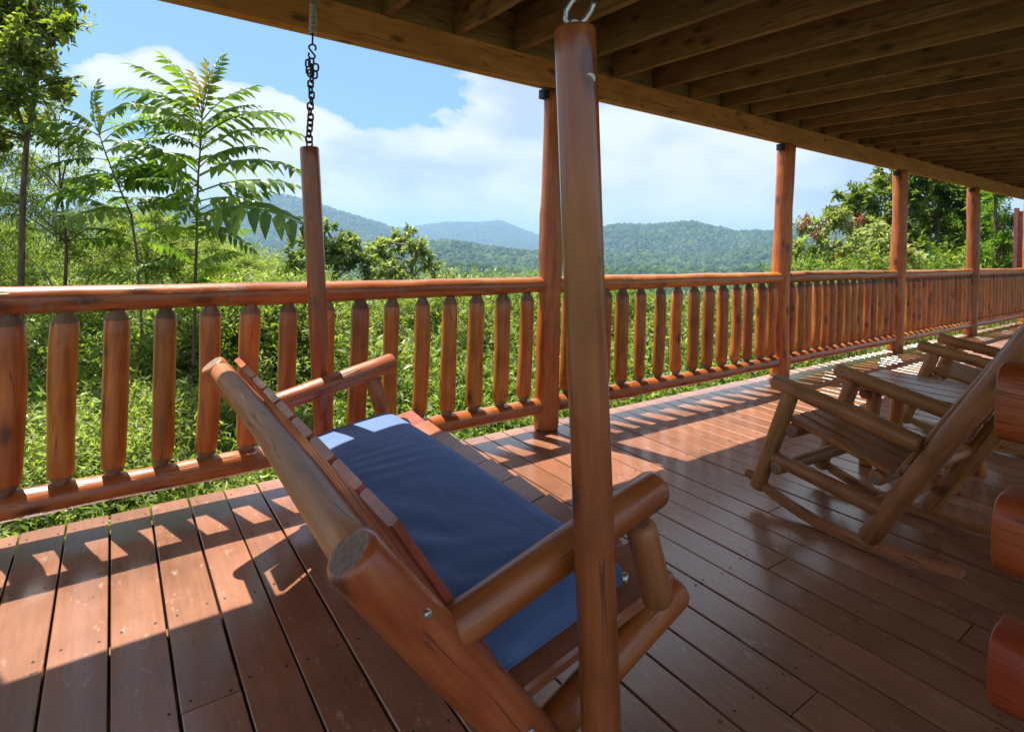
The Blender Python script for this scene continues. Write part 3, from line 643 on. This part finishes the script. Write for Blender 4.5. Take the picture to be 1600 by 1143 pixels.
ch1=rocking_chair('log rocking chair in front, tilted back beside the stacked log ends',(2.49,.955,0),R(-4))
ch2=copy_tree(ch1); ch2.location=(4.42,1.0,0); ch2.rotation_euler=(0,0,R(6)); ch2['label']='log rocking chair half hidden behind the nearer chair and the small table'
# ------------------------------------------------------------ side table
tb=thing('side_table','low log table between the two rocking chairs, its glossy top in shade','table',(3.72,1.2,0))
for k in range(4): board('top_board',(3.44+k*.142,.93,.455),(3.44+k*.142,1.50,.455),.138,.03,'table',tb,ch=.006)
for (x,y,dx,dy) in ((3.50,1.38,-.03,.03),(3.82,1.38,.03,.03),(3.50,1.03,-.02,-.03),(3.82,1.03,.05,-.03)): log('leg',(x,y,.44),(x+dx,y+dy,0),.036,.036,parent=tb,mats=('log','cut'),wob=.03)
for y in (1.0,1.41): log('apron',(3.42,y,.405),(3.9,y,.405),.028,.028,parent=tb,mats=('log','cut'))

# ------------------------------------------------------------ far wing of the house
fw=thing('siding_wall','narrow red-brown board-sided wall at the far end of the railing','wall',(0,0,0))
pw=at(1590,400,13.2); 
for k in range(17):
    z=-.9+k*.19; me=board_mesh(.03,.185,4.,'siding',ch=.008); link('siding_board',me,frame((pw.x,pw.y,z),(pw.x+2.8,pw.y-2.8,z),0,(0,0,1)),fw)
link('corner_board',board_mesh(.08,.08,3.3,'siding'),Matrix.Translation((pw.x-.03,pw.y+.03,-1)),fw)

# ------------------------------------------------------------ vegetation
def leaf_arrays(P,D,Up,L,Wd,fold=.25):
    """leaves as folded rhombs: base P, direction D, up-ish Up, length L, width Wd -> verts, quads"""
    D=D/np.linalg.norm(D,axis=1,keepdims=True); S=np.cross(D,Up); S/=np.linalg.norm(S,axis=1,keepdims=True)+1e-9; Nn=np.cross(S,D)
    L=L[:,None];Wd=Wd[:,None]
    a=P; b_=P+D*L*.45+S*Wd*.5+Nn*Wd*fold; c_=P+D*L-Nn*L*.08; d_=P+D*L*.45-S*Wd*.5+Nn*Wd*fold
    V=np.stack([a,b_,c_,d_],1).reshape(-1,3); F=np.arange(len(P)*4).reshape(-1,4); F2=np.concatenate([F[:,[0,1,2]],F[:,[0,2,3]]]); return V,F2
def rvec(n): v=RNG.normal(size=(n,3)); return v/np.linalg.norm(v,axis=1,keepdims=True)
def leaf_mesh(P,D,L,Wd,m,fold=.25):
    Up=rvec(len(P))*.6+np.array([0,0,1.]); V,F=leaf_arrays(P,D,Up,L,Wd,fold); me=mesh_np('leaves',V,F,3); setmats(me,m); return me
def clump(n,rad,ll,lw,m,up=.3,flatz=.8,twigs=14):
    tips=rvec(twigs)*np.array([1,1,flatz])*rad; k=RNG.integers(0,twigs,n); t=RNG.uniform(.25,1.05,n)[:,None]
    P=tips[k]*t+RNG.normal(size=(n,3))*rad*.07; D=tips[k]/rad*.5+rvec(n)*.9+np.array([0,0,up]); s=RNG.uniform(.6,1.25,n)
    return leaf_mesh(P,D,ll*s,lw*s,m)
def grass_clump(n,m):
    a=RNG.uniform(0,6.28,n); r=RNG.uniform(0,.25,n); P=np.stack([r*np.cos(a),r*np.sin(a),np.zeros(n)],-1); D=np.stack([np.cos(a)*.35,np.sin(a)*.35,np.ones(n)],-1)+RNG.normal(size=(n,3))*.25
    s=RNG.uniform(.6,1.3,n); return leaf_mesh(P,D,.38*s,.011*np.ones(n),m)
def undergrowth():
    srcs=[src(clump(170,.42,.075,.035,'leaf_a')),src(clump(420,.45,.055,.012,'leaf_b',.1)),src(clump(420,.5,.05,.014,'leaf_b',.2,.6)),src(clump(150,.42,.085,.03,'leaf_c')),src(clump(90,.45,.13,.05,'leaf_a',.1)),src(grass_clump(130,'grass')),src(clump(200,.4,.06,.03,'leaf_pin'))]
    lim_x=[-300,0,80,160,240,320,400,460,500,560,640,700,840,960,1070,1150,1215,1240,1300,1400,1480,1600,1800]
    lim_y=[325,338,350,365,350,355,378,410,428,434,426,428,436,445,475,462,448,405,385,390,380,370,360]
    pts=[];sc3=[];pk=[]
    n=62000; u=RNG.uniform(0,1,n); px=RNG.uniform(-260,1700,n); dd=3.6*np.exp(u*math.log(36/3.6))
    fw,rt,up=[np.array(v) for v in (FW,RT,UP)]
    def pos(x,y,d): return np.array([0,0,EYE])+(fw+rt*((x-CX)/FPX)[:,None]-up*((y-CY)/FPX)[:,None])*d[:,None]
    q=pos(px,np.full(n,380.),dd); k_=q[:,1]>3.55; px,dd,q=px[k_],dd[k_],q[k_]; n=len(px)
    g=tz(q[:,0],q[:,1]); ly=np.interp(px,lim_x,lim_y)+RNG.uniform(0,1,n)**2*46+12*np.sin(px*.05+dd)
    top=pos(px,ly,dd)[:,2]-.35
    nn_=fbm(q[:,0]*.55+3,q[:,1]*.55,3,21); hh=.30+(.10+.58*np.clip((nn_-.3)*2.2,0,None))*(q[:,1]-3.55)+.30*np.clip(q[:,0]-6,0,None)*np.clip((q[:,1]-4)/3,0,1)
    hmax=np.minimum(top,g+hh); z=g+(hmax-g)*RNG.uniform(0,1,n)**.4
    ok=(hmax>g)&(RNG.uniform(0,1,n)<.6*np.where(hmax>g+.4,1,.4)); nz=fbm(q[:,0]*.45,q[:,1]*.45+z*.4,3,4)
    for i in np.nonzero(ok)[0]:
        x_=px[i]
        if x_<430: kk=[1,2,1,2,3,1][RNG.integers(0,6)] if nz[i]<.5 else [1,4,2,6][RNG.integers(0,4)]
        elif x_<900: kk=[0,1,3,6,2][RNG.integers(0,5)] if nz[i]<.48 else [3,0,1][RNG.integers(0,3)]
        else: kk=[0,1,3,6][RNG.integers(0,4)]
        s=RNG.uniform(.6,1.15)*(1+.04*dd[i]); pts.append((q[i,0],q[i,1],z[i])); sc3.append((s,s,s)); pk.append(kk)
    m1,m2=5200,1500
    X=RNG.uniform(-3,18,m1+m2); Y=3.0+RNG.uniform(0,1,m1+m2)**1.3*4; G=tz(X,Y)
    for i in range(m1+m2):
        if i<m1: s=RNG.uniform(.6,1.5); pts.append((X[i],Y[i],G[i])); sc3.append((s,s,s*RNG.uniform(.7,1.3))); pk.append(5)
        else: s=RNG.uniform(.45,.9); pts.append((X[i],Y[i]+.1,G[i]+RNG.uniform(0,.5))); sc3.append((s,s,s)); pk.append([0,1,2,3,6][RNG.integers(0,5)])
    gn_scatter('undergrowth',pts,sc3,RNG.uniform(0,6.28,len(pts)),srcs,pk,tilt=RNG.uniform(-.5,.5,len(pts)))
undergrowth()

def limb_path(a,b_,sag=.08,n=7):
    a=Vector(a);b_=Vector(b_); off=Vector((random.uniform(-1,1),random.uniform(-1,1),random.uniform(0,1)))*(b_-a).length*sag
    return [a.lerp(b_,i/(n-1))+off*math.sin(math.pi*i/(n-1)) for i in range(n)]
def joined(meshes,m):
    V=[];F=[];o=0
    for me in meshes:
        V+=[v.co[:] for v in me.vertices]; F+=[tuple(i+o for i in p.vertices) for p in me.polygons]; o+=len(me.vertices)
    me=bpy.data.meshes.new('limbs'); me.from_pydata(V,[],F); setmats(me,m); me.polygons.foreach_set('use_smooth',[True]*len(F)); me.update(); return me
def tree(name,label,cat,base,path,r0,blobs,ll,lw,m,nl,grp=None,droop=-.1,twig=26,extra=None,ax=(1,1,1)):
    """trunk along path (world points), leaves in blobs (centre, radius); each blob is filled by twigs"""
    t=thing(name,label,cat,base,0,grp)
    n=len(path); link('trunk',tube_mesh(path,[r0*(1-.75*i/(n-1)) for i in range(n)],'bark',10),Matrix.Identity(4),t)
    ms=[];P=[];D=[]; tot=sum(b_[1]**2 for b_ in blobs)
    for cc,rad in blobs:
        cc=Vector(cc); j=min(range(n),key=lambda k:(Vector(path[k])-cc).length+ (0 if path[k][2]<cc.z else 1.5*rad)); 
        lp=limb_path(path[j],cc,.1); ms.append(tube_mesh(lp,[r0*.42*(1-.75*i/6) for i in range(7)],'bark',6))
        k=max(6,int(twig*rad)); dirs=rvec(k)*np.array(ax)*rad*RNG.uniform(.55,1.1,(k,1)); nn=int(nl*rad*rad/tot)
        for d_ in dirs[:min(k,16)]: ms.append(tube_mesh(limb_path(cc,cc+Vector(d_)*.95,.12,5),[r0*.13,r0*.11,r0*.08,r0*.06,r0*.03],'bark',4))
        idx=RNG.integers(0,k,nn); tt=RNG.uniform(.25,1.08,nn)[:,None]
        P.append(np.array(cc)+dirs[idx]*tt+RNG.normal(size=(nn,3))*rad*.075); D.append(dirs[idx]/rad*.6+rvec(nn)*.8+np.array([0,0,droop]))
    P=np.concatenate(P);D=np.concatenate(D); s=RNG.uniform(.6,1.3,len(P))
    link('branches',joined(ms,'bark'),Matrix.Identity(4),t)
    link('crown',leaf_mesh(P,D,ll*s,lw*s,m),Matrix.Identity(4),t,kind='stuff')
    return t
def bl(lst,d,jit=.08): return [(at(x,y,d*(1+random.uniform(-jit,jit))),r*d/FPX) for x,y,r in lst]
def tpath(pts,d): return [at(x,y,d) for x,y in pts]
def gbase(x,d): q=at(x,400,d); return Vector((q.x,q.y,float(tz(q.x,q.y))-.1))
# tall broad-leaved tree at the left edge
d=6.2; p=tpath([(30,560),(33,430),(36,300),(42,220),(55,150),(62,90),(60,40),(50,-20)],d); p=[gbase(28,d)]+p
tree('broadleaf_tree','tall slim tree with dark leathery leaves at the left edge of the view','tree',p[0],p,.04,
 bl([(20,20,62),(80,30,45),(112,45,26),(30,75,50),(-40,0,70),(-30,100,60),(60,100,34),(20,150,44),(85,130,30),(-10,210,50),(50,200,34),(-60,180,60),(105,150,18),(70,60,36),(10,-50,70),(90,-15,44)],d),.085,.038,'leaf_a',12500,twig=80)
# willow-like feathery saplings lower left
d=7.2; p=[gbase(100,d)]+tpath([(100,500),(104,380),(95,300),(90,210)],d)
tree('feathery_sapling','thin feathery sapling standing between the tall left tree and the two fern-leaved trees','sapling',p[0],p,.03,
 bl([(90,220,32),(60,260,48),(120,280,44),(40,320,60),(110,350,64),(170,340,50),(20,390,60),(150,400,60),(80,170,20),(-20,300,60),(20,240,46),(0,170,50),(60,190,34),(120,230,26),(-30,400,60)],d),.07,.014,'leaf_b',21000,twig=70)
d=7.6; p=[gbase(230,d)]+tpath([(232,500),(228,420),(235,350),(240,310)],d)
tree('feathery_bush','low pale feathery bush just over the rail at left','bush',p[0],p,.03,
 bl([(240,345,44),(200,390,60),(280,380,50),(330,400,52),(260,420,60),(390,415,40)],d),.06,.013,'leaf_b',15000,twig=60)
# grey-green bush past the swing chain
for (x0,dx,lab,d) in ((520,0,'rounded grey-green tree rising over the rail right of the far swing hanger',15.),(640,110,'second rounded grey-green tree over the rail, left of the blue hills',17.)):
    lst=[(455,410,28),(490,375,26),(520,395,36),(560,410,34),(545,380,22),(510,355,14)] if dx==0 else [(600,400,30),(625,378,24),(655,395,26),(640,365,12),(590,380,22),(670,415,20),(612,420,34)]
    p=[gbase(x0,d)]+tpath([(x0,520),(x0,440),(x0+5,410),(x0+5,385)],d)
    tree('leafy_tree',lab,'tree',p[0],p,.10,bl(lst,d),.16,.075,'leaf_c',3400,'grey-green trees over the rail',twig=26)
# feather-leaved trees
def frond_mesh(seed,m,pairs=9):
    rg=random.Random(seed); P=[];D=[];U=[];L=[]
    for i in range(pairs):
        t=.2+.78*i/(pairs-1); c_=Vector((0,.0,t)); sag=.42*t*(1-t)
        for s in (-1,1):
            P.append((0,sag,t)); D.append((s*(.92-.35*t),-.28+rg.uniform(-.22,.12),.42+rg.uniform(-.12,.2))); U.append((rg.uniform(-.2,.2),1,.1)); L.append((.27-.10*abs(t-.45)*1.3)*rg.uniform(.85,1.12)*(.72 if t>.9 else 1))
    P.append((0,0,1)); D.append((0,-.5,1)); U.append((0,1,0)); L.append(.2)
    P=np.array(P);D=np.array(D,float);U=np.array(U,float);L=np.array(L)
    D/=np.linalg.norm(D,axis=1,keepdims=True); S=np.cross(D,U); S/=np.linalg.norm(S,axis=1,keepdims=True); Nn=np.cross(S,D); V=[];F=[]
    for i in range(len(P)):
        o=len(V); l=L[i]; w_=l*.19
        for (t,ww,dr) in ((0,0,0),(.28,1,.0),(.62,.72,-.05),(1,0,-.2)):
            c0=P[i]+D[i]*l*t+Nn[i]*l*dr
            if ww: V+=[c0+S[i]*w_*ww+Nn[i]*w_*.3,c0,c0-S[i]*w_*ww+Nn[i]*w_*.3]
            else: V.append(c0)
        F+=[(o,o+1,o+2),(o,o+2,o+3),(o+1,o+4,o+5,o+2),(o+2,o+5,o+6,o+3),(o+4,o+7,o+5),(o+5,o+7,o+6)]
    st=tube_mesh([(0,.42*q_*(1-q_),q_) for q_ in (0,.2,.4,.6,.8,1)],[.012,.010,.009,.007,.005,.004],m,4); o=len(V); V+=[v.co[:] for v in st.vertices]; F+=[tuple(q+o for q in p_.vertices) for p_ in st.polygons]
    me=bpy.data.meshes.new('leaf'); me.from_pydata([tuple(v) for v in V],[],F); setmats(me,m); me.update(); return me
FR=[frond_mesh(i,'leaf_pin',9+i%3) for i in range(6)]; FRN=[frond_mesh(50+i,'leaf_new',8) for i in range(2)]
def frond(a,b_,parent,new=False):
    a=Vector(a);b_=Vector(b_); L=(b_-a).length; me=random.choice(FRN if new else FR)
    fm=frame(a,b_,random.uniform(-.5,.5),(random.uniform(-.3,.3),random.uniform(-.5,.1),1)); s=L*random.uniform(.95,1.1)
    link('leaf',me,fm@Matrix.Diagonal((s*random.uniform(.8,1.),s,s,1)),parent)
def fern_tree(label,d,trunk,fr,extra,r0):
    p=[gbase(trunk[0][0],d)]+tpath(trunk,d); t=thing('fern_leaved_tree',label,'tree',p[0],0,'fern-leaved trees beyond the rail')
    link('trunk',tube_mesh(p,[r0*(1-.7*i/(len(p)-1)) for i in range(len(p))],'bark',8),Matrix.Identity(4),t)
    for (sx,sy,ex,ey,new) in fr:
        a=at(sx,sy,d); b_=at(ex,ey,d+random.uniform(-.55,.45)); frond(a,b_,t,new)
    for _ in range(extra):
        k=random.uniform(.12,.98); i=k*(len(trunk)-1); j=int(i); f=i-j; j2=min(j+1,len(trunk)-1); sx=trunk[j][0]*(1-f)+trunk[j2][0]*f; sy=trunk[j][1]*(1-f)+trunk[j2][1]*f
        a=at(sx,sy,d); dv=Vector((random.gauss(0,1),random.gauss(0,1),random.uniform(-.15,.5))); dv.normalize(); frond(a,a+dv*random.uniform(.45,.68),t,False)
    return t
fern_tree('young tree with large fern-like compound leaves, taller one just left of the far swing hanger',5.6,[(304,520),(305,440),(307,380),(308,330),(310,270),(314,220),(316,180)],
 [(316,185,208,100,0),(316,182,262,98,0),(316,182,346,95,0),(316,188,398,135,0),(314,200,200,142,0),(316,180,322,108,1),(315,185,300,118,1),(314,200,392,165,0),(313,215,440,178,0),(312,235,462,205,0),(312,232,232,206,0),(311,255,240,250,0),(311,262,405,230,0),
  (310,275,466,262,0),(309,285,205,268,0),(309,300,464,292,0),(308,315,440,330,0),(307,325,200,310,0),(306,340,464,352,0),(306,350,385,385,0),(308,330,420,300,0),(310,290,250,330,0),(312,245,380,260,0),(306,365,240,370,0),(314,210,250,170,0),(309,300,280,345,0)],26,.018)
fern_tree('smaller leaning tree with fern-like compound leaves, left of the taller fern-leaved tree',6.3,[(222,520),(214,400),(205,335),(185,290),(165,240),(152,200)],
 [(152,205,152,132,0),(153,205,92,168,0),(155,210,205,165,0),(155,205,150,160,1),(156,215,100,190,1),(158,225,248,182,0),(160,232,60,222,0),(164,240,262,215,0),(168,250,75,262,0),(172,262,290,250,0),(178,275,110,300,0),(184,288,300,285,0),(190,300,60,318,0),(196,312,290,330,0),(200,325,120,345,0),(175,268,230,238,0),(160,228,120,240,0),(190,300,245,262,0)],22,.017)
# trees at the right beyond the railing
d=17.; p=[gbase(1466,d)]+tpath([(1466,440),(1464,380),(1466,340),(1470,300)],d)
tree('broadleaf_tree','spreading dark green tree behind the third and fourth slender posts','tree',p[0],p,.11,
 bl([(1470,290,34),(1430,300,34),(1390,290,30),(1350,310,30),(1375,275,14),(1325,318,14),(1310,305,10),(1400,345,40),(1450,350,44),(1500,320,36),(1360,350,34),(1500,370,36),(1430,390,40),(1340,325,18),(1450,275,22),(1300,335,14),(1520,300,30)],d),.18,.09,'leaf_a',12000,twig=44)
d=13.5; p=[gbase(1300,d)]+tpath([(1300,460),(1296,420),(1300,390),(1310,350)],d)
sm=tree('sumac_bush','sumac bush with rusty red seed heads, right of the second slender post','bush',p[0],p,.05,
 bl([(1260,355,18),(1290,345,20),(1320,345,22),(1250,390,20),(1285,385,28),(1330,380,30),(1375,385,28),(1370,355,18),(1245,415,20),(1420,400,22)],d),.16,.05,'leaf_c',3600,twig=34)
def seed_head(c_,parent):
    n=70; P=np.array(c_)+RNG.normal(size=(n,3))*np.array([.05,.05,.09]); link('seed_head',leaf_mesh(P,rvec(n)+np.array([0,0,.8]),np.full(n,.07),np.full(n,.03),'seed'),Matrix.Identity(4),parent,kind='stuff')
for x,y in ((1250,352),(1262,345),(1290,358),(1308,338),(1334,350),(1345,345),(1275,368),(1422,398),(1300,412),(1430,402),(1312,408)): seed_head(at(x,y,12.9),sm)
d=14.; p=[gbase(1560,d)]+tpath([(1560,470),(1558,420),(1556,360),(1555,300)],d)
tree('cedar_tree','bright green bushy cedar beside the red-brown wall at the far right','tree',p[0],p,.09,
 bl([(1556,305,20),(1545,335,26),(1570,340,22),(1540,370,30),(1570,380,26),(1550,410,34),(1528,400,24),(1560,290,14)],d),.12,.03,'leaf_d',7000,twig=70)
d=20.; p=[gbase(1510,d)]+tpath([(1510,440),(1508,380),(1510,330)],d)
tree('leafy_tree','loose green tree filling the gap left of the cedar at the far right','tree',p[0],p,.1,bl([(1500,300,26),(1530,310,26),(1490,345,30),(1530,350,30),(1510,390,34),(1470,400,34)],d),.16,.07,'leaf_d',6500,twig=44)

# ------------------------------------------------------------ haze
hm=bpy.data.materials.new('air'); hm.use_nodes=True; hm.node_tree.nodes.clear(); N=NT(hm.node_tree)
ho=N.n('ShaderNodeOutputMaterial'); hv=N.n('ShaderNodeVolumePrincipled'); hv.inputs['Color'].default_value=(.42,.68,1,1); hv.inputs['Density'].default_value=.00026; hv.inputs['Anisotropy'].default_value=.2
N.l(hv.outputs[0],ho.inputs['Volume'])
S=9600; zb,zt=-190,225
me=bpy.data.meshes.new('haze'); me.from_pydata([(x,y,z) for z in (zb,zt) for x,y in ((-S,-S),(S,-S),(S,S),(-S,S))],[],[(3,2,1,0),(4,5,6,7),(0,1,5,4),(1,2,6,5),(2,3,7,6),(3,0,4,7)]); me.materials.append(hm); me.update()
link('haze',me,Matrix.Identity(4),kind='stuff')
